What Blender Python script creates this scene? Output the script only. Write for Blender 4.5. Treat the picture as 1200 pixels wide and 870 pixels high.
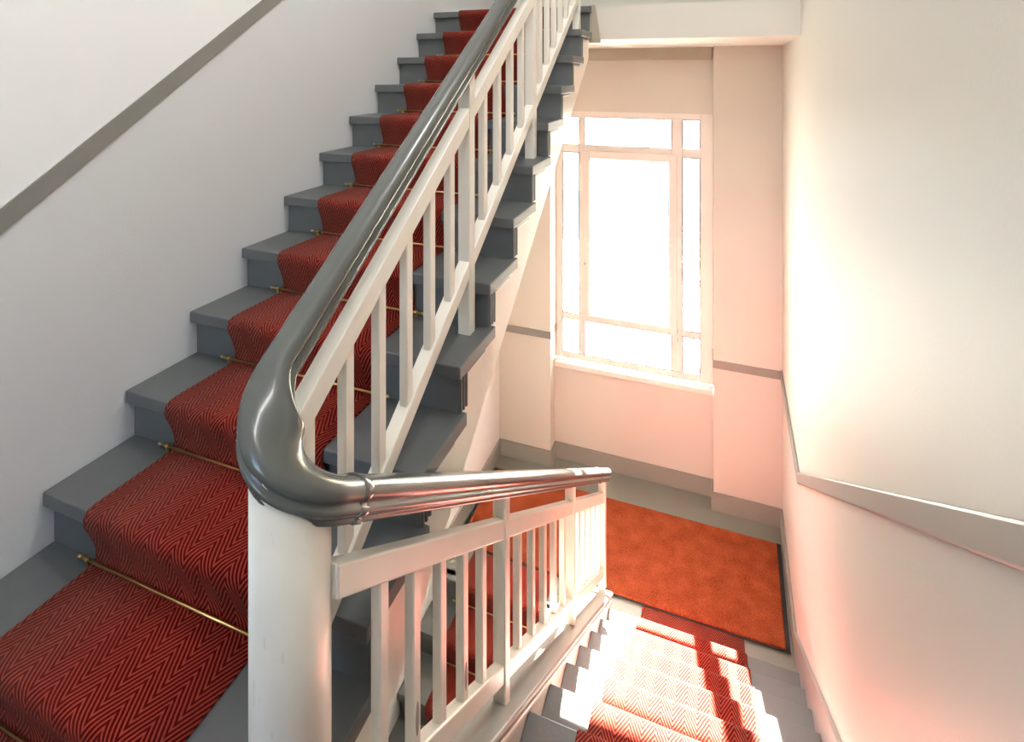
import bpy, bmesh, math, random
from mathutils import Vector, Matrix
random.seed(4)
for o in list(bpy.data.objects): bpy.data.objects.remove(o)
C = bpy.context.scene.collection
SC = bpy.context.scene

# ------------------------------------------------------------------ camera
PSI = 0.3511; FPX = 631.35; HOR = 85.66
cd = bpy.data.cameras.new('camera'); cam = bpy.data.objects.new('camera', cd); C.objects.link(cam)
cd.sensor_fit = 'HORIZONTAL'; cd.sensor_width = 36.0
cd.lens = FPX / 1200 * 36
cd.shift_y = -(435 - HOR) / 1200
cd.clip_start = 0.02; cd.clip_end = 400
cam.location = (0, 0, 1.6); cam.rotation_euler = (math.pi / 2, 0, PSI)
SC.camera = cam

# ------------------------------------------------------------------ world, sun, exposure
W = bpy.data.worlds.new('sky'); SC.world = W; W.use_nodes = True
nt = W.node_tree; bg = nt.nodes['Background']
sk = nt.nodes.new('ShaderNodeTexSky'); sk.sky_type = 'NISHITA'; sk.sun_disc = False
sk.sun_elevation = math.radians(34); sk.sun_rotation = math.radians(-8.5); sk.air_density = 1.0; sk.dust_density = 1.5
nt.links.new(sk.outputs[0], bg.inputs[0]); bg.inputs[1].default_value = 1.15
SUN = Vector((0.149, -1.0, -0.684))
sl = bpy.data.lights.new('sun', 'SUN'); sl.energy = 172.0; sl.angle = math.radians(0.6); sl.color = (1.0, 0.95, 0.80)
so = bpy.data.objects.new('sun', sl); C.objects.link(so); so.rotation_euler = SUN.to_track_quat('-Z', 'Y').to_euler(); so.location = (-2, 14, 12)
vs = SC.view_settings
vs.view_transform = 'Standard'; vs.look = 'None'; vs.gamma = 1.0; vs.use_curve_mapping = False; vs.exposure = 0.55

# ------------------------------------------------------------------ layout numbers
XL = -1.884                      # left wall
XR = -0.73                       # open ends of the treads of the rising flight
H, G = 0.17, 0.2447
def yn(i): return 1.034 + G * i  # nosing of step i of the rising flight
def zn(i): return 0.34 + H * i
SLU = H / G
def nose_up(y): return 0.34 + (y - 1.034) * SLU
GL = 0.245; SLD = H / GL
def yl(k): return 0.79 + GL * k  # nosing k of the descending flight
def nose_dn(y): return -(y - 0.79) * SLD
def rail_dn(y): return -(y - 0.79) * SLD * 0.985
# nosings (y, z) of the descending flight from the hall edge down to the landing
DNS = [(0.79, 0.0), (1.05, -0.165), (1.31, -0.33)] + [(3.473 - 0.2724 * m, -1.847 + 0.193 * m) for m in range(7, -1, -1)]
LZ = -2.04                       # half landing
UZ = 2.04                        # upper half landing
YB, YR = 4.80, 4.947             # back wall piers, window recess
RX0, RX1 = -1.38, 0.033          # window recess
def xw(y): return 0.3734 + 0.037 * y
ANG = -math.atan(0.037)

# ------------------------------------------------------------------ materials
def sr(r, g, b):
    f = lambda c: (c / 255 / 12.92) if c / 255 <= 0.04045 else ((c / 255 + 0.055) / 1.055) ** 2.4
    return (f(r), f(g), f(b), 1)
def newmat(name):
    m = bpy.data.materials.new(name); m.use_nodes = True
    return m, m.node_tree, m.node_tree.nodes['Principled BSDF']
def paint(name, col, rough=0.5, var=0.06, scale=6.0, bump=0.0, bscale=60.0, coat=0.0, spec=0.5, metal=0.0):
    m, t, p = newmat(name); n = t.nodes; L = t.links
    tc = n.new('ShaderNodeTexCoord'); nz = n.new('ShaderNodeTexNoise'); nz.inputs['Scale'].default_value = scale; nz.inputs['Detail'].default_value = 5
    L.new(tc.outputs['Object'], nz.inputs['Vector'])
    mx = n.new('ShaderNodeMix'); mx.data_type = 'RGBA'
    mx.inputs[6].default_value = tuple(c * (1 - var) for c in col[:3]) + (1,)
    mx.inputs[7].default_value = tuple(min(1, c * (1 + var)) for c in col[:3]) + (1,)
    L.new(nz.outputs['Fac'], mx.inputs[0]); L.new(mx.outputs[2], p.inputs['Base Color'])
    p.inputs['Roughness'].default_value = rough; p.inputs['Metallic'].default_value = metal
    p.inputs['Coat Weight'].default_value = coat; p.inputs['Coat Roughness'].default_value = 0.12
    p.inputs['Specular IOR Level'].default_value = spec
    if bump:
        nb = n.new('ShaderNodeTexNoise'); nb.inputs['Scale'].default_value = bscale; nb.inputs['Detail'].default_value = 4
        L.new(tc.outputs['Object'], nb.inputs['Vector'])
        b = n.new('ShaderNodeBump'); b.inputs['Strength'].default_value = bump; b.inputs['Distance'].default_value = 0.004
        L.new(nb.outputs['Fac'], b.inputs['Height']); L.new(b.outputs[0], p.inputs['Normal'])
    return m
def math_node(t, op, a, b=None, c=None):
    n = t.nodes.new('ShaderNodeMath'); n.operation = op
    for i, v in enumerate((a, b, c)):
        if v is None: continue
        if isinstance(v, (int, float)): n.inputs[i].default_value = v
        else: t.links.new(v, n.inputs[i])
    return n.outputs[0]
def carpet(name, dark, mid, light, period=0.095, spacing=0.021, slope=1.75):
    """woven herringbone: raised ribs in zigzag columns, UV in metres"""
    m, t, p = newmat(name); n = t.nodes; L = t.links
    uv = n.new('ShaderNodeUVMap'); sp = n.new('ShaderNodeSeparateXYZ'); L.new(uv.outputs[0], sp.inputs[0])
    wob = n.new('ShaderNodeTexNoise'); wob.inputs['Scale'].default_value = 45; L.new(uv.outputs[0], wob.inputs['Vector'])
    tri = math_node(t, 'PINGPONG', sp.outputs[0], period / 2)
    s = math_node(t, 'MULTIPLY_ADD', tri, slope, sp.outputs[1])
    s = math_node(t, 'MULTIPLY_ADD', wob.outputs['Fac'], 0.006, s)
    w = math_node(t, 'SINE', math_node(t, 'MULTIPLY', s, 2 * math.pi / spacing))
    w = math_node(t, 'MULTIPLY_ADD', w, 0.5, 0.5)
    fib = n.new('ShaderNodeTexNoise'); fib.inputs['Scale'].default_value = 420; fib.inputs['Detail'].default_value = 3; L.new(uv.outputs[0], fib.inputs['Vector'])
    big = n.new('ShaderNodeTexNoise'); big.inputs['Scale'].default_value = 5; L.new(uv.outputs[0], big.inputs['Vector'])
    r = n.new('ShaderNodeValToRGB'); e = r.color_ramp.elements
    e[0].position = 0.12; e[0].color = dark; e[1].position = 0.95; e[1].color = light
    k = r.color_ramp.elements.new(0.5); k.color = mid
    f = math_node(t, 'ADD', w, math_node(t, 'MULTIPLY', math_node(t, 'SUBTRACT', fib.outputs['Fac'], 0.5), 0.5))
    f = math_node(t, 'ADD', f, math_node(t, 'MULTIPLY', math_node(t, 'SUBTRACT', big.outputs['Fac'], 0.5), 0.35))
    L.new(f, r.inputs[0]); L.new(r.outputs[0], p.inputs['Base Color'])
    p.inputs['Roughness'].default_value = 0.95; p.inputs['Specular IOR Level'].default_value = 0.1
    p.inputs['Sheen Weight'].default_value = 0.12; p.inputs['Sheen Roughness'].default_value = 0.45
    p.inputs['Sheen Tint'].default_value = (1.0, 0.55, 0.4, 1)
    b = n.new('ShaderNodeBump'); b.inputs['Strength'].default_value = 0.7; b.inputs['Distance'].default_value = 0.003
    L.new(math_node(t, 'ADD', w, math_node(t, 'MULTIPLY', fib.outputs['Fac'], 0.4)), b.inputs['Height']); L.new(b.outputs[0], p.inputs['Normal'])
    return m
def coir(name, a, b_):
    m, t, p = newmat(name); n = t.nodes; L = t.links
    tc = n.new('ShaderNodeTexCoord')
    n1 = n.new('ShaderNodeTexNoise'); n1.inputs['Scale'].default_value = 130; n1.inputs['Detail'].default_value = 4; L.new(tc.outputs['Object'], n1.inputs['Vector'])
    n2 = n.new('ShaderNodeTexNoise'); n2.inputs['Scale'].default_value = 9; L.new(tc.outputs['Object'], n2.inputs['Vector'])
    mx = n.new('ShaderNodeMix'); mx.data_type = 'RGBA'; mx.inputs[6].default_value = a; mx.inputs[7].default_value = b_
    f = math_node(t, 'ADD', math_node(t, 'MULTIPLY_ADD', n1.outputs['Fac'], 1.8, -0.6), math_node(t, 'MULTIPLY_ADD', n2.outputs['Fac'], 0.7, -0.3))
    L.new(f, mx.inputs[0]); L.new(mx.outputs[2], p.inputs['Base Color'])
    p.inputs['Roughness'].default_value = 1; p.inputs['Specular IOR Level'].default_value = 0.05
    b = n.new('ShaderNodeBump'); b.inputs['Strength'].default_value = 0.8; b.inputs['Distance'].default_value = 0.004
    L.new(n1.outputs['Fac'], b.inputs['Height']); L.new(b.outputs[0], p.inputs['Normal'])
    return m
def glass(name):
    m = bpy.data.materials.new(name); m.use_nodes = True; t = m.node_tree; t.nodes.clear()
    o = t.nodes.new('ShaderNodeOutputMaterial'); a = t.nodes.new('ShaderNodeBsdfTransparent'); g = t.nodes.new('ShaderNodeBsdfGlossy')
    g.inputs['Roughness'].default_value = 0.02; mx = t.nodes.new('ShaderNodeMixShader'); fr = t.nodes.new('ShaderNodeFresnel'); fr.inputs[0].default_value = 1.25
    t.links.new(fr.outputs[0], mx.inputs[0]); t.links.new(a.outputs[0], mx.inputs[1]); t.links.new(g.outputs[0], mx.inputs[2]); t.links.new(mx.outputs[0], o.inputs[0])
    return m
def emit(name, col, s):
    m, t, p = newmat(name); p.inputs['Base Color'].default_value = col; p.inputs['Emission Color'].default_value = col; p.inputs['Emission Strength'].default_value = s
    return m

M = {}
M['wall_up'] = paint('white wall paint', (0.92, 0.92, 0.92, 1), 0.55, 0.015, 3, 0.10, 90)
M['wall_lo'] = paint('pale grey dado paint', (0.73, 0.735, 0.74, 1), 0.5, 0.02, 3, 0.12, 110, spec=0.4)
M['cream'] = paint('cream wall paint', (0.68, 0.65, 0.585, 1), 0.5, 0.02, 3, 0.10, 90)
M['cream_lo'] = paint('cream dado paint', (0.62, 0.595, 0.545, 1), 0.38, 0.025, 3, 0.12, 110)
M['grey'] = paint('grey stair paint', sr(99, 101, 101), 0.42, 0.10, 14, 0.12, 70)
M['grey_floor'] = paint('grey floor paint', sr(128, 128, 120), 0.4, 0.10, 6, 0.08, 50)
M['grey_trim'] = paint('grey trim paint', sr(138, 136, 130), 0.4, 0.06, 8)
M['rail'] = paint('glossy grey rail paint', sr(88, 90, 86), 0.24, 0.06, 10, 0.05, 30, coat=0.25)
M['white'] = paint('ivory gloss paint', (0.85, 0.81, 0.72, 1), 0.28, 0.05, 9, 0.05, 40)
M['newel'] = paint('scuffed ivory newel paint', (0.88, 0.84, 0.75, 1), 0.32, 0.07, 12, 0.06, 50)
def scuffs(m, col):
    t = m.node_tree; n = t.nodes; L = t.links; p = n['Principled BSDF']; base = p.inputs['Base Color'].links[0].from_socket
    tc = n.new('ShaderNodeTexCoord'); mp = n.new('ShaderNodeMapping'); mp.inputs['Scale'].default_value = (1, 1, 0.12); L.new(tc.outputs['Object'], mp.inputs[0])
    a = n.new('ShaderNodeTexNoise'); a.inputs['Scale'].default_value = 120; a.inputs['Detail'].default_value = 2; L.new(mp.outputs[0], a.inputs['Vector'])
    b = n.new('ShaderNodeTexNoise'); b.inputs['Scale'].default_value = 7; L.new(tc.outputs['Object'], b.inputs['Vector'])
    f = math_node(t, 'MULTIPLY', math_node(t, 'GREATER_THAN', a.outputs['Fac'], 0.66), math_node(t, 'GREATER_THAN', b.outputs['Fac'], 0.55))
    mx = n.new('ShaderNodeMix'); mx.data_type = 'RGBA'; L.new(math_node(t, 'MULTIPLY', f, 0.18), mx.inputs[0]); L.new(base, mx.inputs[6]); mx.inputs[7].default_value = col
    L.new(mx.outputs[2], p.inputs['Base Color'])
scuffs(M['newel'], (0.40, 0.37, 0.31, 1))
M['frame'] = paint('white window paint', (0.84, 0.80, 0.75, 1), 0.3, 0.02, 6)
M['carpet'] = carpet('red herringbone carpet', (0.085, 0.0015, 0.0015, 1), (0.20, 0.008, 0.0055, 1), (0.36, 0.058, 0.036, 1))
M['coir'] = coir('orange coir', (0.15, 0.020, 0.008, 1), (0.37, 0.090, 0.036, 1))
M['rubber'] = paint('black rubber', (0.012, 0.012, 0.014, 1), 0.7)
M['brass'] = paint('brass', (0.70, 0.50, 0.20, 1), 0.28, 0.08, 20, metal=1.0)
M['glass'] = glass('window glass')
M['gasket'] = paint('dark gasket', (0.03, 0.03, 0.035, 1), 0.6)
M['beam'] = paint('beige grey shade tone', sr(176, 168, 150), 0.5, 0.04, 5)  # darker than the walls, shade on beam and wing put into the colour
M['ceiling'] = paint('ceiling paint', (0.85, 0.85, 0.83, 1), 0.7)
M['pencil'] = paint('carved scratch', (0.33, 0.29, 0.24, 1), 0.7)
M['steel'] = paint('steel', (0.6, 0.6, 0.58, 1), 0.3, metal=1.0)

# ------------------------------------------------------------------ mesh helpers
def obj(name, bm, mat, parent=None, smooth=False):
    me = bpy.data.meshes.new(name)
    bmesh.ops.recalc_face_normals(bm, faces=bm.faces)
    if smooth:
        for f in bm.faces: f.smooth = True
    bm.to_mesh(me); bm.free()
    mats = mat if isinstance(mat, (list, tuple)) else [mat]
    for m in mats: me.materials.append(m)
    o = bpy.data.objects.new(name, me); C.objects.link(o)
    if parent: o.parent = parent
    return o
def inst(name, src, parent=None, loc=(0, 0, 0)):
    o = bpy.data.objects.new(name, src.data); C.objects.link(o); o.location = loc
    if parent: o.parent = parent
    return o
def tag(o, label, cat, group=None, kind=None):
    o['label'] = label; o['category'] = cat
    if group: o['group'] = group
    if kind: o['kind'] = kind
    return o
def empty(name, loc=(0, 0, 0)):
    o = bpy.data.objects.new(name, None); C.objects.link(o); o.location = loc; o.empty_display_size = 0.1
    return o
def box(bm, x0, x1, y0, y1, z0, z1, bev=0.0, seg=2):
    r = bmesh.ops.create_cube(bm, size=1)
    vs_ = r['verts']
    bmesh.ops.scale(bm, vec=(x1 - x0, y1 - y0, z1 - z0), verts=vs_)
    bmesh.ops.translate(bm, vec=((x0 + x1) / 2, (y0 + y1) / 2, (z0 + z1) / 2), verts=vs_)
    if bev:
        ed = list({e for v in vs_ for e in v.link_edges})
        bmesh.ops.bevel(bm, geom=ed, offset=bev, segments=seg, profile=0.5, affect='EDGES')
    return bm
def B(*a, **k): return box(bmesh.new(), *a, **k)
def prism(bm, pts, axis, a, b, mi=0):
    """closed polygon pts (2D) swept along an axis from a to b"""
    def P(p, t):
        return {'x': (t, p[0], p[1]), 'y': (p[0], t, p[1]), 'z': (p[0], p[1], t)}[axis]
    v0 = [bm.verts.new(P(p, a)) for p in pts]; v1 = [bm.verts.new(P(p, b)) for p in pts]
    n = len(pts)
    fs = [bm.faces.new(v0), bm.faces.new(v1[::-1])]
    for i in range(n): fs.append(bm.faces.new((v0[i], v0[(i + 1) % n], v1[(i + 1) % n], v1[i])))
    for f in fs: f.material_index = mi
    return bm
def cyl(bm, p0, p1, r0, r1=None, seg=20, cap=True):
    r1 = r0 if r1 is None else r1
    p0, p1 = Vector(p0), Vector(p1); d = p1 - p0
    m = Matrix.Translation((p0 + p1) / 2) @ d.to_track_quat('Z', 'Y').to_matrix().to_4x4()
    bmesh.ops.create_cone(bm, cap_ends=cap, segments=seg, radius1=r0, radius2=r1, depth=d.length, matrix=m)
    return bm
def ball(bm, c, r, sc=(1, 1, 1), seg=14):
    bmesh.ops.create_uvsphere(bm, u_segments=seg, v_segments=seg // 2 + 2, radius=r, matrix=Matrix.Translation(c) @ Matrix.Diagonal((*sc, 1)))
    return bm
def mod_bevel(o, w, seg=2):
    b = o.modifiers.new('bevel', 'BEVEL'); b.width = w; b.segments = seg; b.limit_method = 'ANGLE'; b.angle_limit = math.radians(40)
    return o
def sloped(x0, x1, ya, yb, fz, lo, hi):
    """bar following the line fz(y) between offsets lo and hi"""
    return prism(bmesh.new(), [(ya, fz(ya) + lo), (yb, fz(yb) + lo), (yb, fz(yb) + hi), (ya, fz(ya) + hi)], 'x', x0, x1)
def upright(w, h0, h1, slope, bev=0.003, wx=None):
    """vertical bar about the origin with ends cut to a slope"""
    hx = (wx or w) / 2; hy = w / 2; bm = bmesh.new()
    c = [(-hx + bev, -hy), (hx - bev, -hy), (hx, -hy + bev), (hx, hy - bev), (hx - bev, hy), (-hx + bev, hy), (-hx, hy - bev), (-hx, -hy + bev)]
    lo = [bm.verts.new((x, y, h0 + slope * y)) for x, y in c]; hi = [bm.verts.new((x, y, h1 + slope * y)) for x, y in c]
    bm.faces.new(lo); bm.faces.new(hi[::-1])
    for i in range(8): bm.faces.new((lo[i], lo[(i + 1) % 8], hi[(i + 1) % 8], hi[i]))
    return bm
def sweep(bm, path, prof, width=None, caps=True):
    """sweep a closed 2D profile (side, up) along 3D points; side stays level"""
    rings = []; n = len(path)
    for i, p in enumerate(path):
        t = (path[min(i + 1, n - 1)] - path[max(i - 1, 0)]).normalized()
        s = t.cross(Vector((0, 0, 1))).normalized(); u = s.cross(t).normalized()
        k = width[i] if width else 1.0
        ko, ki = k if isinstance(k, tuple) else (k, k)
        rings.append([bm.verts.new(p + s * (a * (ko if a > 0 else ki)) + u * b) for a, b in prof])
    m = len(prof)
    for r0, r1 in zip(rings, rings[1:]):
        for j in range(m): bm.faces.new((r0[j], r0[(j + 1) % m], r1[(j + 1) % m], r1[j]))
    if caps: bm.faces.new(rings[0]); bm.faces.new(rings[-1][::-1])
    return bm

# ================================================================== the building shell
HY0 = -2.6; TOP = 4.7; BOT = -4.08
def lband(y):
    return 1.2114 + 0.751 * (y - 0.932)
# left wall: white above the sloping dado line, pale grey below
bm = bmesh.new()
ln = [(HY0, 0.93), (0.55, 0.93), (3.2, lband(3.2)), (4.1, 3.07), (5.15, 3.07)]
prism(bm, [(HY0, BOT)] + [(5.15, BOT)] + ln[::-1], 'x', XL - 0.15, XL, 1)
prism(bm, ln + [(5.15, TOP), (HY0, TOP)], 'x', XL - 0.15, XL, 0)
tag(obj('wall_left', bm, [M['wall_up'], M['wall_lo']]), 'white stairwell wall with pale grey dado beside the rising flight', 'wall', kind='structure')
bm = bmesh.new()
prism(bm, [(a, b - 0.073) for a, b in ln[:4]] + [(a, b) for a, b in ln[:4]][::-1], 'x', XL, XL + 0.006)
tag(obj('trim_1', bm, M['grey_trim']), 'grey painted dado stripe rising along the white wall', 'trim', kind='structure')

# back wall: two piers and a recess that holds the window
SILL, HEAD = -1.12, 1.243
bm = bmesh.new(); DZ0, DZ1 = -0.86, -0.795       # landing dado stripe
for a, b in ((XL, RX0), (RX1, 0.70)):
    box(bm, a, b, YB, 5.15, BOT, DZ0)
    n0 = len(bm.faces)
    box(bm, a, b, YB, 5.15, DZ0, TOP)
    bm.faces.ensure_lookup_table()
    for f in bm.faces[n0:]: f.material_index = 1
box(bm, RX0, RX1, YR, 5.15, BOT, SILL - 0.05)
n0 = len(bm.faces)
box(bm, RX0, RX1, YR, 5.15, HEAD, TOP)
bm.faces.ensure_lookup_table()
for f in bm.faces[n0:]: f.material_index = 1
tag(obj('wall_back', bm, [M['cream_lo'], M['cream']]), 'cream landing wall with a window recess between two piers', 'wall', kind='structure')
bm = bmesh.new()
box(bm, XL, RX0 + 0.006, YB - 0.006, YB, DZ0, DZ1); box(bm, RX0, RX0 + 0.006, YB, 4.995, DZ0, DZ1)
tag(obj('trim_2', bm, M['grey_trim']), 'grey dado stripe on the narrow pier under the rising stairs', 'trim', kind='structure')
bm = bmesh.new()
box(bm, RX1 - 0.006, xw(YB), YB - 0.006, YB, DZ0, DZ1); box(bm, RX1 - 0.006, RX1, YB, 4.995, DZ0, DZ1)
tag(obj('trim_3', bm, M['grey_trim']), 'grey dado stripe on the pier right beside the window', 'trim', kind='structure')
# baseboards of the landing
BBH = 0.148
def bb(name, label, *boxes):
    bm = bmesh.new()
    for b in boxes:
        box(bm, *b, LZ, LZ + BBH - 0.02); box(bm, *b, LZ + BBH - 0.02, LZ + BBH, bev=0.004)
    tag(obj(name, bm, M['grey_trim']), label, 'baseboard', kind='structure')
bb('baseboard_back', 'grey skirting board around the foot of the landing wall and window recess',
   (XL + 0.018, RX0 + 0.018, YB - 0.018, YB), (RX0, RX0 + 0.018, YB, YR), (RX0 + 0.018, RX1 - 0.018, YR - 0.018, YR),
   (RX1 - 0.018, RX1, YB, YR), (RX1 - 0.018, xw(YB) - 0.018, YB - 0.018, YB))
bb('baseboard_left', 'grey skirting board at the foot of the wall under the rising stairs', (XL, XL + 0.018, 3.50, YB))
# beam above the window
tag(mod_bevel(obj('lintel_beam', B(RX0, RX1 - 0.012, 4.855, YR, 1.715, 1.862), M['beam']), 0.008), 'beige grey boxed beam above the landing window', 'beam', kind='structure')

# right wall, built in its own slightly skewed frame (local y runs along the wall)
RW = {'loc': (0.3734, 0, 0)}
def skew(o):
    o.location = RW['loc']; o.rotation_euler = (0, 0, ANG); return o
bm = bmesh.new()
rl = [(HY0, 1.03), (0.60, 1.15), (3.615, DZ0 + 0.015), (4.815, DZ0 + 0.015)]
prism(bm, [(HY0, BOT), (4.815, BOT)] + rl[::-1], 'x', 0.0, 0.15, 1)
prism(bm, rl + [(4.815, TOP), (HY0, TOP)], 'x', 0.0, 0.15, 0)
tag(skew(obj('wall_right', bm, [M['cream'], M['cream_lo']])), 'cream stairwell wall beside the descending flight', 'wall', kind='structure')
bm = bmesh.new()
prism(bm, [(a, b - 0.012) for a, b in rl] + [(a, b + 0.058) for a, b in rl][::-1], 'x', -0.016, 0.0)
tag(mod_bevel(skew(obj('trim_4', bm, M['grey_trim'])), 0.006), 'grey dado moulding following the descending stairs on the cream wall', 'trim', kind='structure')
bm = bmesh.new()
sk_ = [(0.70, 0.15), (0.79, 0.175)] + [(3.60, nose_dn(3.60) + 0.175)]
ye = 0.79 + (2.04 + 0.175 - BBH) / SLD
prism(bm, [(HY0, 0.0), (0.70, 0.0), (0.70, -0.30), (3.45, nose_dn(3.45) - 0.10), (3.80, LZ), (4.80, LZ), (4.80, LZ + BBH), (ye, LZ + BBH), (0.79, 0.175), (0.72, 0.15), (HY0, 0.15)], 'x', -0.018, 0.0)
tag(mod_bevel(skew(obj('baseboard_right', bm, M['grey_trim'])), 0.004), 'grey skirting board stepping down beside the descending stairs', 'baseboard', kind='structure')

# floors, landings, ceiling, wall behind the camera
bm = bmesh.new(); box(bm, XL, 0.55, HY0, 0.80, -0.25, 0.0)
tag(obj('floor', bm, M['grey_floor']), 'grey painted hall floor at the head of the stairs', 'floor', kind='structure')
bm = bmesh.new()
prism(bm, [(XL, 3.52), (xw(3.52) + 0.01, 3.52), (xw(4.947) + 0.01, 4.947), (XL, 4.947)], 'z', LZ - 0.22, LZ)
tag(obj('floor_landing', bm, M['grey_floor']), 'grey painted half landing floor below the window', 'floor', kind='structure')
bm = bmesh.new()
prism(bm, [(XL, 3.56), (xw(3.56), 3.56), (xw(4.947), 4.947), (XL, 4.947)], 'z', 1.822, 2.040)
bm2 = bm
tag(obj('ceiling_landing', bm, M['cream']), 'cream slab edge of the upper half landing above the window', 'ceiling', kind='structure')
tag(obj('floor_lower', B(XL, 0.70, HY0, 4.95, BOT - 0.1, BOT), M['grey_floor']), 'grey floor of the storey below', 'floor', kind='structure')
tag(obj('ceiling', B(XL - 0.15, 0.75, HY0 - 0.15, 5.15, TOP, TOP + 0.1), M['ceiling']), 'white stairwell ceiling', 'ceiling', kind='structure')
FW0, FW1, FZ0, FZ1 = -1.4, -0.15, 0.9, 2.9  # opening for the added, unseen window
bm = bmesh.new()
box(bm, XL, FW0, HY0 - 0.15, HY0, BOT, TOP); box(bm, FW1, 0.30, HY0 - 0.15, HY0, BOT, TOP)
box(bm, FW0, FW1, HY0 - 0.15, HY0, BOT, FZ0); box(bm, FW0, FW1, HY0 - 0.15, HY0, FZ1, TOP)
tag(obj('wall_front', bm, M['wall_up']), 'white hall wall behind the head of the stairs with an opening for the added window', 'wall', kind='structure')

# ------------------------------------------------------------------ windows
def window(name, label, y, xs, zs, panes, bars, sash=None, depth=0.034):
    """xs/zs = outer frame; bars = list of (x0,x1,z0,z1); panes likewise"""
    w = empty(name, ((xs[0] + xs[1]) / 2, y, zs[0])); tag(w, label, 'window', kind='structure')
    ox, oz = w.location.x, zs[0]
    bm = bmesh.new()
    for (a, b, c, d) in bars: box(bm, a - ox, b - ox, 0, depth, c - oz, d - oz, bev=0.006)
    obj('window_frame', bm, M['frame'], w)
    for (a, b, c, d) in panes:
        obj('pane', B(a - ox - 0.005, b - ox + 0.005, 0.016, 0.021, c - oz - 0.005, d - oz + 0.005), M['glass'], w)
        bm = bmesh.new(); t = 0.006
        for q in ((a, a + t, c, d), (b - t, b, c, d), (a, b, c, c + t), (a, b, d - t, d)):
            box(bm, q[0] - ox, q[1] - ox, 0.0, 0.016, q[2] - oz, q[3] - oz)
        obj('gasket', bm, M['gasket'], w)
    if sash:
        a, b, c, d, wd = sash; bm = bmesh.new()
        for q in ((a, a + wd, c, d), (b - wd, b, c, d), (a + wd, b - wd, c, c + wd), (a + wd, b - wd, d - wd, d)):
            box(bm, q[0] - ox, q[1] - ox, -0.014, 0.034, q[2] - oz, q[3] - oz, bev=0.006)
        s = obj('sash', bm, M['frame'], w)
        hb = bmesh.new(); cyl(hb, (a + 0.03 - ox, -0.014, 0.93), (a + 0.03 - ox, -0.022, 0.93), 0.014, seg=16); box(hb, a + 0.024 - ox, a + 0.036 - ox, -0.032, -0.022, 0.925, 0.935)
        obj('keyhole_rose', hb, M['steel'], s)
        for hz in (c + 0.03, c - 0.045):
            hg = bmesh.new(); cyl(hg, (b + 0.005 - ox, -0.014, hz - oz), (b + 0.005 - ox, -0.014, hz + 0.03 - oz), 0.006, seg=10); obj('hinge', hg, M['steel'], s)
    return w
WY = 5.0
gx = [-1.318, -1.155, -1.105, -0.315, -0.225, -0.075]     # glass edges: left light, middle, right light
zb = [(-1.055, -0.735), (-0.68, 0.851), (0.925, 1.186)]
cols = [(gx[0], gx[1]), (gx[2], gx[3]), (gx[4], gx[5])]
panes = []
for ci, (a, b) in enumerate(cols):
    for ri, (c, d) in enumerate(zb):
        if ci == 1 and ri == 1: continue
        panes.append((a, b, c, d))
SA = (-1.128, -0.268, -0.735, 0.875, 0.070)
panes.append((SA[0] + SA[4], SA[1] - SA[4], SA[2] + SA[4], SA[3] - SA[4]))
bars = [(RX0, gx[0], SILL, HEAD), (gx[5], RX1, SILL, HEAD), (gx[0], gx[5], SILL, zb[0][0]), (gx[0], gx[5], zb[2][1], HEAD),
        (gx[1], gx[2], zb[0][0], zb[2][1]), (gx[3], gx[4], zb[0][0], zb[2][1])]
for a, b in cols: bars += [(a, b, zb[0][1], zb[1][0]), (a, b, zb[1][1], zb[2][0])]
win = window('window_1', 'white landing window of nine lights with a tall middle casement', WY, (RX0, RX1), (SILL, HEAD), panes, bars, SA)
sill = obj('window_sill', B(RX0 - (RX0 + RX1) / 2 + 0.002, RX1 - (RX0 + RX1) / 2 - 0.002, -0.085, 0.0, -0.05, 0.0, bev=0.008), M['frame'], win)
# added window behind the camera, unseen, lets sky light into the hall
fx = [(FW0 + 0.06, -0.81), (-0.74, FW1 - 0.06)]; fz = [(FZ0 + 0.06, 2.1), (2.17, FZ1 - 0.06)]
bars = [(FW0, FW0 + 0.06, FZ0, FZ1), (FW1 - 0.06, FW1, FZ0, FZ1), (FW0 + 0.06, FW1 - 0.06, FZ0, FZ0 + 0.06), (FW0 + 0.06, FW1 - 0.06, FZ1 - 0.06, FZ1), (-0.81, -0.74, FZ0 + 0.06, FZ1 - 0.06)]
for a, b in fx: bars.append((a, b, 2.1, 2.17))
window('added_window', 'tall four light window added in the unseen hall wall to let in sky light', HY0 - 0.1, (FW0, FW1), (FZ0, FZ1), [(a, b, c, d) for a, b in fx for c, d in fz], bars)
def portal(name, loc, sx, sz, rz):
    l = bpy.data.lights.new(name, 'AREA'); l.shape = 'RECTANGLE'; l.size = sx; l.size_y = sz; l.cycles.is_portal = True
    o = bpy.data.objects.new(name, l); C.objects.link(o); o.location = loc; o.rotation_euler = (math.pi / 2, 0, rz)
portal('window_portal', ((RX0 + RX1) / 2, 5.10, (SILL + HEAD) / 2), 1.41, 2.36, 0)
portal('added_window_portal', ((FW0 + FW1) / 2, HY0 - 0.12, (FZ0 + FZ1) / 2), 1.25, 2.0, math.pi)

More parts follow.
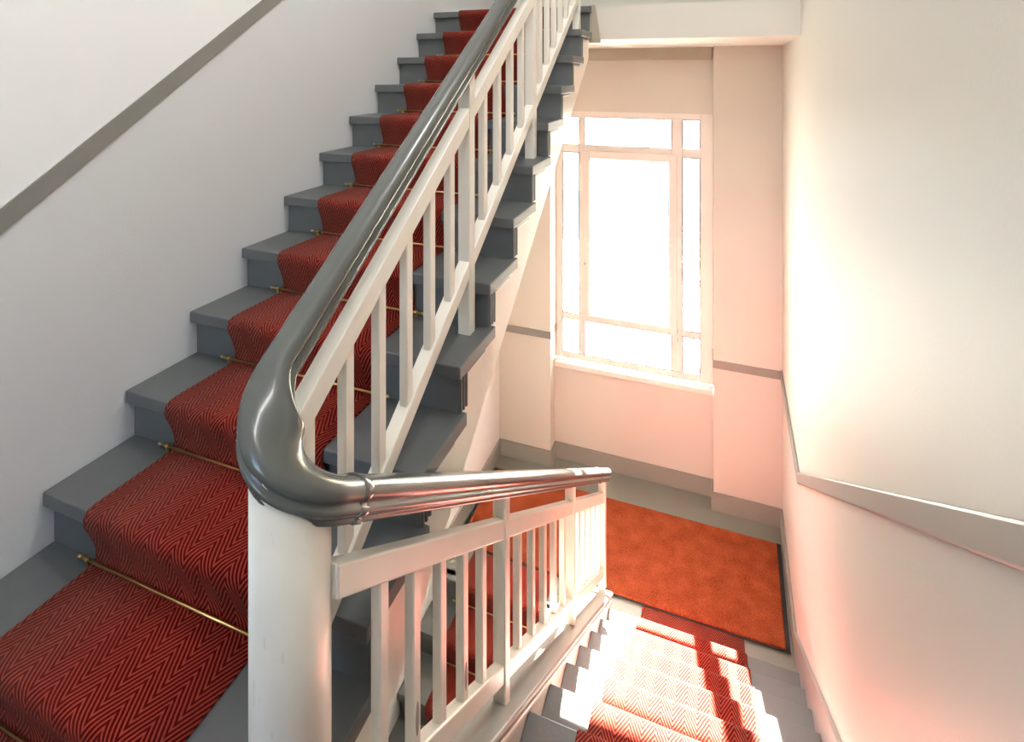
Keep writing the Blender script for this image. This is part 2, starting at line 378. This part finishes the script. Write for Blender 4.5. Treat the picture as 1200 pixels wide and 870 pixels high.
# ================================================================== flights of stairs
TT = 0.042      # tread thickness
def riser_y(i): return yn(i) + 0.032
def make_rising(dz, label, group=None):
    st = empty('staircase', (XL, yn(-1), dz)); tag(st, label, 'staircase', group)
    ox, oy = XL, yn(-1)
    def loc(i): return (0, yn(i) - oy, zn(i))
    tread = riser = brk = cove = None
    for i in range(-1, 11):
        if tread is None or i == 10:
            d = 0.077 if i == 10 else G + 0.032 + 0.02
            tread = obj('tread', B(0.002, XR - XL, 0.0, d, -TT, 0.0, bev=0.004), M['grey'], st); tread.location = loc(i)
        else: inst('tread', tread, st, loc(i))
        if riser is None:
            riser = obj('riser', B(0.002, XR - XL - 0.028, 0.032, 0.052, -H, -TT), M['grey'], st); riser.location = loc(i)
            bm = bmesh.new(); box(bm, 0, 0.008, 0.032, 0.092, -H, -TT)
            for k in range(3): box(bm, 0.0, 0.015, 0.036 + 0.02 * k, 0.046 + 0.02 * k, -H, -TT, bev=0.002)
            brk = obj('bracket', bm, M['grey'], st); b0 = (XR - XL - 0.028, 0, 0); brk.location = Vector(loc(i)) + Vector(b0)
            bm = bmesh.new(); box(bm, 0.0, 0.02, 0.06, G - 0.02, -TT - 0.016, -TT, bev=0.004)
            cove = obj('nosing_moulding', bm, M['grey'], st); cove.location = Vector(loc(i)) + Vector(b0)
        else:
            inst('riser', riser, st, loc(i)); inst('bracket', brk, st, Vector(loc(i)) + Vector(b0))
            if i < 10: inst('nosing_moulding', cove, st, Vector(loc(i)) + Vector(b0))
    # outer string with a stepped top edge
    pts = []
    for i in range(-1, 11):
        y0 = riser_y(i) + 0.02
        pts += [(y0, zn(i) - H - (TT if i > -1 else 0.0)), (y0, zn(i) - TT)]
    ylast = 3.558
    pts += [(ylast, zn(10) - TT), (ylast, 1.70)]
    lo = lambda y: nose_up(y) - 0.45
    yend = 1.034 + (1.70 + 0.45 - 0.34) / SLU
    pts[-1] = (ylast, max(1.70, lo(ylast))) if lo(ylast) < 1.82 else (ylast, 1.70)
    yst = 1.034 + (0.45 - 0.34) / SLU
    pts += [(max(yst, riser_y(-1) + 0.03), 0.0)]
    bm = bmesh.new(); prism(bm, [(y - oy, z) for y, z in pts], 'x', XR - XL - 0.075, XR - XL - 0.028)
    obj('string', bm, M['white'], st)
    bm = bmesh.new()
    prism(bm, [(yst - oy, 0.0), (ylast - oy, lo(ylast)), (ylast - oy, lo(ylast) + 0.03), (yst - oy, 0.03)], 'x', 0.002, XR - XL - 0.075)
    obj('soffit', bm, M['cream'], st)
    return st
up = make_rising(0.0, 'grey painted stairs rising between the white wall and the ivory balusters')
make_rising(-4.08, 'grey painted stairs leading down from the landing beneath the rising flight')
# little wing where string meets landing edge, its shade put into the grey
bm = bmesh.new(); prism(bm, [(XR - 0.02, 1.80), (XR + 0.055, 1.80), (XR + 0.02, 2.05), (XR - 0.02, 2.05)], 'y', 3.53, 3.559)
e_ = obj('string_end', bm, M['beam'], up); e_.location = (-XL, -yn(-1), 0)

# descending flight
SX = -0.61
dn = empty('staircase', (SX, yl(0), 0)); tag(dn, 'grey painted sunlit stairs going down to the landing beside the cream wall', 'staircase')
for k, (y, z) in enumerate(DNS):
    x1 = xw(y) - 0.0185; zl = DNS[k + 1][1] if k + 1 < len(DNS) else LZ
    o = obj('tread', B(0.0, x1 - SX, -(y - DNS[k - 1][0] + 0.05) if k else -0.12, 0.0, -TT, 0.0, bev=0.004), M['grey'], dn); o.location = (0, y - DNS[0][0], z)
    o = obj('riser', B(0.0, x1 - SX, -0.052, -0.032, zl - z, -TT), M['grey'], dn); o.location = (0, y - DNS[0][0], z)
bm = sloped(-0.705 - SX, 0.0, 0.08, 3.50 - yl(0), lambda y: -y * SLD, -0.34, 0.06)
obj('string', bm, M['white'], dn)
bm = sloped(-0.722 - SX, 0.008, 0.07, 3.61 - yl(0), lambda y: -y * SLD, 0.06, 0.090)
mod_bevel(obj('string_cap', bm, M['grey_trim'], dn), 0.010, 3)
bm = sloped(-0.01, 0.008, 0.08, 3.52 - yl(0), lambda y: -y * SLD, 0.034, 0.06)
mod_bevel(obj('cap_moulding', bm, M['white'], dn), 0.005, 2)

# ================================================================== carpet runners and rods
def runner(path, x0, x1, name, label, th=0.008):
    """strip of carpet over the (y, z) path"""
    P = [Vector((0, a, b)) for a, b in path]
    bm = bmesh.new(); uvl = bm.loops.layers.uv.new('UVMap')
    s = 0.0; rows = []
    for i, p in enumerate(P):
        if i: s += (p - P[i - 1]).length
        t = (P[min(i + 1, len(P) - 1)] - P[max(i - 1, 0)]).normalized(); nrm = Vector((0, -t.z, t.y))
        rows.append((p, p - nrm * th, s))
    V = []
    for p, q, s in rows:
        V.append([(bm.verts.new((x0, p.y, p.z)), (x0, s)), (bm.verts.new((x1, p.y, p.z)), (x1, s)), (bm.verts.new((x1, q.y, q.z)), (x1 + th, s)), (bm.verts.new((x0, q.y, q.z)), (x0 - th, s))])
    for a, b in zip(V, V[1:]):
        for j in range(4):
            q = [a[j], a[(j + 1) % 4], b[(j + 1) % 4], b[j]]
            f = bm.faces.new([v for v, _ in q])
            for lp, (_, uv) in zip(f.loops, q): lp[uvl].uv = uv
            f.smooth = (j in (0, 2))
    bm.faces.new([v for v, _ in V[0]]); bm.faces.new([v for v, _ in V[-1]][::-1])
    o = obj(name, bm, M['carpet']); tag(o, label, 'carpet')
    return o
def spline(pts, n=4):
    out = []
    for i in range(len(pts) - 1):
        p0, p1, p2, p3 = (Vector(pts[max(0, min(len(pts) - 1, i + k))]) for k in (-1, 0, 1, 2))
        for j in range(n):
            t = j / n
            out.append(tuple(0.5 * ((2 * p1) + (p2 - p0) * t + (2 * p0 - 5 * p1 + 4 * p2 - p3) * t * t + (3 * p1 - p0 - 3 * p2 + p3) * t ** 3)))
    out.append(tuple(pts[-1])); return out
def rising_path(dz, start, end):
    path = [(start, 0.009 + dz), (yn(-1) - 0.08, 0.009 + dz)]
    for i in range(-1, 11):
        y, z = yn(i), zn(i) + dz; ry = riser_y(i)
        path += spline([(ry - 0.030, z - H + 0.009), (ry - 0.014, z - H + 0.018), (ry - 0.013, z - H + 0.05), (y + 0.004, z - 0.075), (y - 0.009, z - 0.045), (y - 0.014, z - 0.022),
                        (y - 0.009, z - 0.003), (y + 0.004, z + 0.007), (y + 0.03, z + 0.0095), (y + 0.10, z + 0.009)])
    path.append((end, zn(10) + dz + 0.009)); return path
CX0, CX1 = -1.675, -1.05
p_ = rising_path(0, -1.6, 4.7)
runner(p_, CX0, CX1, 'carpet_runner', 'red herringbone runner climbing the rising flight')
runner(rising_path(-4.08, 0.2, 4.0), CX0, CX1, 'carpet_runner', 'red herringbone runner on the stairs below the rising flight')
LX0, LX1 = -0.43, 0.21
path = [(-1.6, 0.009), (0.6, 0.009)]
for k, (y, z) in enumerate(DNS):
    zl = DNS[k + 1][1] if k + 1 < len(DNS) else LZ
    path += spline([(y - 0.10, z + 0.009), (y - 0.03, z + 0.0095), (y - 0.004, z + 0.007), (y + 0.009, z - 0.003), (y + 0.014, z - 0.022), (y + 0.009, z - 0.045), (y - 0.004, z - 0.075),
                    (y - 0.019, zl + 0.05), (y - 0.018, zl + 0.018), (y - 0.002, zl + 0.009)])
path += [(4.0, LZ + 0.009)]
runner(path, LX0, LX1, 'carpet_runner', 'sunlit red herringbone runner on the descending flight')
# brass rods at the foot of each riser
proto = None
ORD = 'first second third fourth fifth sixth seventh eighth ninth tenth eleventh twelfth'.split()
def rods(dz, label, group):
    global proto
    for i in range(-1, 11):
        loc = ((CX0 + CX1) / 2, riser_y(i) - 0.024, zn(i) - H + 0.020 + dz)
        if proto is None:
            bm = bmesh.new(); L_ = (CX1 - CX0) / 2 + 0.045
            cyl(bm, (-L_, 0, 0), (L_, 0, 0), 0.0042, seg=12)
            proto = obj('stair_rod', bm, M['brass'], smooth=True); proto.location = loc; r = proto
            kids = []
            for s in (-1, 1):
                bm = ball(bmesh.new(), (s * (L_ + 0.004), 0, 0), 0.0055, (1.6, 1, 1)); kids.append(obj('finial', bm, M['brass'], r, True))
                bm = bmesh.new(); cyl(bm, (s * (L_ - 0.03) - 0.006, 0, 0), (s * (L_ - 0.03) + 0.006, 0, 0), 0.0065, seg=14); box(bm, s * (L_ - 0.03) - 0.006, s * (L_ - 0.03) + 0.006, -0.003, 0.003, -0.018, 0.0); kids.append(obj('bracket', bm, M['brass'], r))
            rods.kids = kids
        else:
            r = proto.copy(); C.objects.link(r); r.location = loc
            for q in rods.kids:
                c = q.copy(); C.objects.link(c); c.parent = r
        tag(r, label % ORD[i + 1], 'stair rod', group)
rods(0, 'thin brass stair rod at the foot of the %s step of the rising flight', 'brass rods of the rising flight')
rods(-4.08, 'thin brass stair rod under the %s step of the flight below the landing', 'brass rods of the flight below')

# coir mat on the landing
mt = bmesh.new()
MX0 = XL + 0.035
prism(mt, [(MX0 + 0.03, 3.765), (0.452, 3.765), (0.487, 4.59), (MX0 + 0.03, 4.59)], 'z', LZ + 0.010, LZ + 0.024)
mat_o = obj('coir_mat', mt, M['coir']); tag(mat_o, 'large orange coir mat with black edging on the landing', 'mat'); mod_bevel(mat_o, 0.006)
em = bmesh.new()
prism(em, [(MX0, 3.755), (0.478, 3.755), (0.515, 4.60), (MX0, 4.60)], 'z', LZ + 0.0095, LZ + 0.013)
obj('rubber_edge', em, M['rubber'], mat_o)

# ================================================================== balustrades
BX = -0.81; BXL = -0.672
RH = 0.80; RHL = 0.83
# rising balustrade
bu = empty('balustrade', (BX, 0.9, nose_up(0.9))); tag(bu, 'ivory balustrade with square balusters along the rising flight', 'balustrade')
def put(o, parent, x, y, z):
    o.location = Vector((x, y, z)) - parent.location; return o
def rel(o, parent): o.location = -Vector(parent.location); return o
YE = 3.50
mod_bevel(rel(obj('top_rail', sloped(BX - 0.021, BX + 0.021, 0.83, YE, nose_up, 0.59, 0.66), M['white'], bu), bu), 0.004)
mod_bevel(rel(obj('bottom_rail', sloped(BX - 0.021, BX + 0.021, 0.86, YE, nose_up, 0.06, 0.122), M['white'], bu), bu), 0.004)
P0 = 1.742
posts_u = [(P0, 2), (P0 + 3 * G, 5), (3.43, 9)]
for y, i in posts_u:
    hb = zn(i) - nose_up(y)
    bm = upright(0.046, 0, 1, 0)
    for v in bm.verts:
        if v.co.z < 0.5: v.co.z = hb
        else: v.co.z = RH - 0.02 + SLU * v.co.y
    put(obj('post', bm, M['white'], bu), bu, BX, y, nose_up(y))
bal = None
ys = [P0 - 0.1355 * k for k in range(1, 7)] + [P0 + 3 * G / 5 * k for k in range(1, 5)] + [P0 + 3 * G + (3.43 - P0 - 3 * G) / 7 * k for k in range(1, 7)]
for y in ys:
    if bal is None: bal = put(obj('baluster', upright(0.034, 0.115, 0.597, SLU, wx=0.026), M['white'], bu), bu, BX, y, nose_up(y))
    else: put(inst('baluster', bal, bu), bu, BX, y, nose_up(y))
# descending balustrade
bd = empty('balustrade', (BXL, 0.9, nose_dn(0.9))); tag(bd, 'ivory balustrade with carved balusters on the string of the descending flight', 'balustrade')
YE2 = 3.60
mod_bevel(rel(obj('top_rail', sloped(BXL - 0.019, BXL + 0.019, 0.835, YE2, rail_dn, 0.642, 0.71), M['white'], bd), bd), 0.004)
mod_bevel(rel(obj('bottom_rail', sloped(BXL - 0.019, BXL + 0.019, 0.84, YE2, rail_dn, 0.15, 0.215), M['white'], bd), bd), 0.004)
pd = [1.73, 2.71, 3.585]; pp = None
for y in pd:
    if pp is None: pp = put(obj('post', upright(0.046, 0.078, RHL - 0.02, -SLD), M['white'], bd), bd, BXL, y, rail_dn(y))
    else: put(inst('post', pp, bd), bd, BXL, y, rail_dn(y))
bal = None
ys = [pd[0] - 0.040 - 0.138 * k for k in range(1, 6)] + [pd[0] + (pd[1] - pd[0]) / 6 * k for k in range(1, 6)] + [pd[1] + (pd[2] - pd[1]) / 6 * k for k in range(1, 6)]
for n_, y in enumerate(ys):
    if bal is None: o = bal = put(obj('baluster', upright(0.034, 0.205, 0.65, -SLD, wx=0.026), M['white'], bd), bd, BXL, y, rail_dn(y))
    else: o = put(inst('baluster', bal, bd), bd, BXL, y, rail_dn(y))
    if n_ in (1, 3, 6):      # carved leaf shapes near the foot of some balusters
        bm = bmesh.new(); bmesh.ops.create_circle(bm, cap_ends=True, segments=24, radius=1)
        for v in bm.verts:
            a = v.co.copy(); v.co = Vector((0.0135, a.x * 0.0085 * (1 - a.y * a.y * 0.35), 0.285 + a.y * 0.042))
        r_ = bmesh.ops.extrude_face_region(bm, geom=bm.faces[:])
        bmesh.ops.translate(bm, vec=(-0.003, 0, 0), verts=[g for g in r_['geom'] if isinstance(g, bmesh.types.BMVert)])
        obj('carving', bm, M['pencil'], o)

# newel post and handrail
NX, NY, NR = -0.731, 0.80, 0.0715
R_ = (BXL - BX) / 2; CXN = (BX + BXL) / 2; YT = 0.855
za, zbb = nose_up(YT) + RH, rail_dn(YT) + RHL
prof_half = [(0.0, 0.034), (0.014, 0.0330), (0.025, 0.028), (0.0325, 0.019), (0.0345, 0.010), (0.0325, 0.002), (0.0275, -0.003), (0.0275, -0.007), (0.0325, -0.010), (0.0345, -0.016), (0.0330, -0.022), (0.0270, -0.026), (0.0240, -0.029), (0.0260, -0.033), (0.0240, -0.038)]
prof = prof_half + [(-a, b) for a, b in prof_half[::-1] if a > 0]
path = []; wid = []
n = 26
for i in range(n + 1):
    y = 3.62 + (YT - 3.62) * i / n; path.append(Vector((BX, y, nose_up(y) + RH))); wid.append(1.0)
for i in range(1, 32):
    a = math.pi + math.pi * i / 32; f = i / 32
    path.append(Vector((CXN + R_ * math.cos(a), YT + R_ * 1.36 * math.sin(a), za + (zbb - za) * f)));
    wid.append((1.0 + 0.22 * math.sin(math.pi * f), 1.0 + 1.15 * math.sin(math.pi * f)))
for i in range(n + 1):
    y = YT + (3.73 - YT) * i / n; path.append(Vector((BXL, y, rail_dn(y) + RHL))); wid.append(1.0)
for y, w_ in ((3.75, 0.96), (3.765, 0.86), (3.775, 0.68), (3.78, 0.40)):
    path.append(Vector((BXL, y, rail_dn(y) + RHL))); wid.append(w_)
bm = sweep(bmesh.new(), path, prof, wid)
hr = obj('handrail', bm, M['rail'], smooth=True); tag(hr, 'glossy grey handrail curling round the newel between both flights', 'handrail')
prof_c = [(a * 1.07, b * 1.08) for a, b in prof]
for (y0, y1) in ((0.895, 0.92), (3.40, 3.45)):
    q = [Vector((BXL, y, rail_dn(y) + RHL)) for y in (y0, (y0 + y1) / 2, y1)]
    mod_bevel(obj('joint_collar', sweep(bmesh.new(), q, prof_c), M['rail'], hr, True), 0.002)
bm = bmesh.new(); seg = 56; lo = []; hi = []
for i in range(seg):
    a = 2 * math.pi * i / seg
    if a >= math.pi: z = za + (zbb - za) * (a - math.pi) / math.pi
    else: z = zbb + (za - zbb) * a / math.pi
    c = (NX + NR * math.cos(a), NY + NR * math.sin(a))
    lo.append(bm.verts.new((*c, 0.0))); hi.append(bm.verts.new((*c, z - 0.01 - 0.13 * max(0.0, math.sin(a)))))
for i in range(seg): bm.faces.new((lo[i], lo[(i + 1) % seg], hi[(i + 1) % seg], hi[i]))
for f in bm.faces: f.smooth = True
bm.faces.new(lo); t_ = bm.verts.new((NX, NY, (za + zbb) / 2 - 0.06))
for i in range(seg): bm.faces.new((hi[i], hi[(i + 1) % seg], t_))
me = obj('newel_post', bm, M['newel']); tag(me, 'round ivory newel post under the curl of the handrail', 'newel post')

# ================================================================== lamps added out of view to light the left wall and treads
def lamp(loc, watts, label):
    L0 = empty('added_ceiling_lamp', loc); tag(L0, label, 'lamp')
    obj('ceiling_rose', cyl(bmesh.new(), (0, 0, 0), (0, 0, -0.03), 0.07, 0.06, 28), M['frame'], L0)
    obj('stem', cyl(bmesh.new(), (0, 0, -0.03), (0, 0, -0.25), 0.008), M['brass'], L0)
    obj('glass_globe', ball(bmesh.new(), (0, 0, -0.36), 0.13, seg=24), emit('added lamp glass', (1.0, 0.94, 0.85, 1), 6.0), L0, True)
    l = bpy.data.lights.new('added_lamp_light', 'POINT'); l.energy = watts; l.shadow_soft_size = 0.14; l.color = (0.97, 0.985, 1.0)
    o = bpy.data.objects.new('added_lamp_light', l); C.objects.link(o); o.location = Vector(loc) + Vector((0, 0, -0.36 - 0.28))
lamp((-0.1, -0.7, TOP), 24, 'round glass ceiling lamp added out of view above the hall for light')
lamp((-0.05, 1.7, TOP), 54, 'round glass ceiling lamp added out of view above the descending flight for light')

# ================================================================== outside the window
GZ = -5.6
tag(obj('ground', B(-60, 60, 6, 120, GZ - 0.2, GZ), paint('pale paving', (0.74, 0.72, 0.64, 1), 0.9, 0.06, 0.5)), 'pale sunlit courtyard paving outside the window', 'ground', kind='structure')
hs = empty('house', (-9, 30, GZ)); tag(hs, 'pale plastered house across the courtyard', 'house')
pl = paint('pale plaster', (0.80, 0.77, 0.66, 1), 0.9, 0.05, 1)
obj('wall', B(-10, 9, 0, 8, 0, 4.6), pl, hs)
rb = bmesh.new(); prism(rb, [(-0.5, 4.6), (8.5, 4.6), (4, 7.0)], 'x', -10.4, 9.4); obj('roof', rb, paint('pale slate', (0.50, 0.60, 0.66, 1), 0.8), hs)
for k in range(6):
    x = -8.6 + 2.9 * k
    w_ = obj('window', B(x, x + 1.2, -0.05, 0.02, 1.4, 3.0), M['frame'], hs); obj('pane', B(x + 0.1, x + 1.1, -0.07, -0.05, 1.5, 2.9), paint('far pane', (0.45, 0.52, 0.58, 1), 0.2), w_)
obj('plinth', B(-10.05, 9.05, -0.06, 0.0, 0, 0.5), paint('plinth', (0.45, 0.47, 0.5, 1), 0.9), hs)
# young tree with thin foliage
def tree(loc, h, label):
    t0 = empty('tree', loc); tag(t0, label, 'tree'); bm = bmesh.new(); lf = bmesh.new(); rnd = random.Random(int(loc[0] * 10))
    cyl(bm, (0, 0, 0), (0, 0, h * 0.55), 0.09, 0.06, 10)
    for k in range(12):
        a = rnd.uniform(0, 6.28); z0 = h * rnd.uniform(0.3, 0.55); L_ = h * rnd.uniform(0.25, 0.45)
        e = Vector((math.cos(a) * L_ * 0.7, math.sin(a) * L_ * 0.7, z0 + L_)); cyl(bm, (0, 0, z0), e, 0.03, 0.008, 6)
        for q in range(40):
            c = Vector((0, 0, z0)).lerp(e, rnd.uniform(0.35, 1.05)) + Vector([rnd.gauss(0, h * 0.05) for _ in range(3)])
            m = Matrix.Translation(c) @ Matrix.Rotation(rnd.uniform(0, 6.3), 4, Vector((rnd.random(), rnd.random(), rnd.random())).normalized()) @ Matrix.Diagonal((1, 0.55, 1, 1))
            bmesh.ops.create_circle(lf, cap_ends=True, segments=5, radius=0.09, matrix=m)
    obj('trunk', bm, paint('bark', (0.30, 0.26, 0.2, 1), 0.9), t0)
    f = obj('foliage', lf, paint('yellow green leaf', (0.62, 0.62, 0.22, 1), 0.8), t0); f['kind'] = 'stuff'
tree((-0.4, 14.5, GZ), 4.4, 'slender yellow green tree outside the landing window')
def bin_(loc, col, label):
    b0 = empty('waste_bin', loc); tag(b0, label, 'bin')
    bm = B(-0.26, 0.26, -0.3, 0.3, 0.06, 0.95, bev=0.03)
    for v in bm.verts:
        k = 0.82 + 0.18 * (v.co.z / 0.95); v.co.x *= k; v.co.y *= k
    obj('body', bm, col, b0); obj('lid', B(-0.29, 0.29, -0.34, 0.32, 0.95, 1.02, bev=0.025), col, b0)
    for s in (-1, 1): obj('wheel', cyl(bmesh.new(), (s * 0.2, 0.27, 0.09), (s * 0.26, 0.27, 0.09), 0.09, seg=18), M['rubber'], b0)
bin_((-2.15, 12.2, GZ), paint('pale red plastic', (0.75, 0.30, 0.28, 1), 0.6), 'pale red waste bin in the courtyard outside')
bin_((-1.5, 12.2, GZ), paint('grey plastic', (0.45, 0.50, 0.52, 1), 0.6), 'grey waste bin beside the red one in the courtyard')
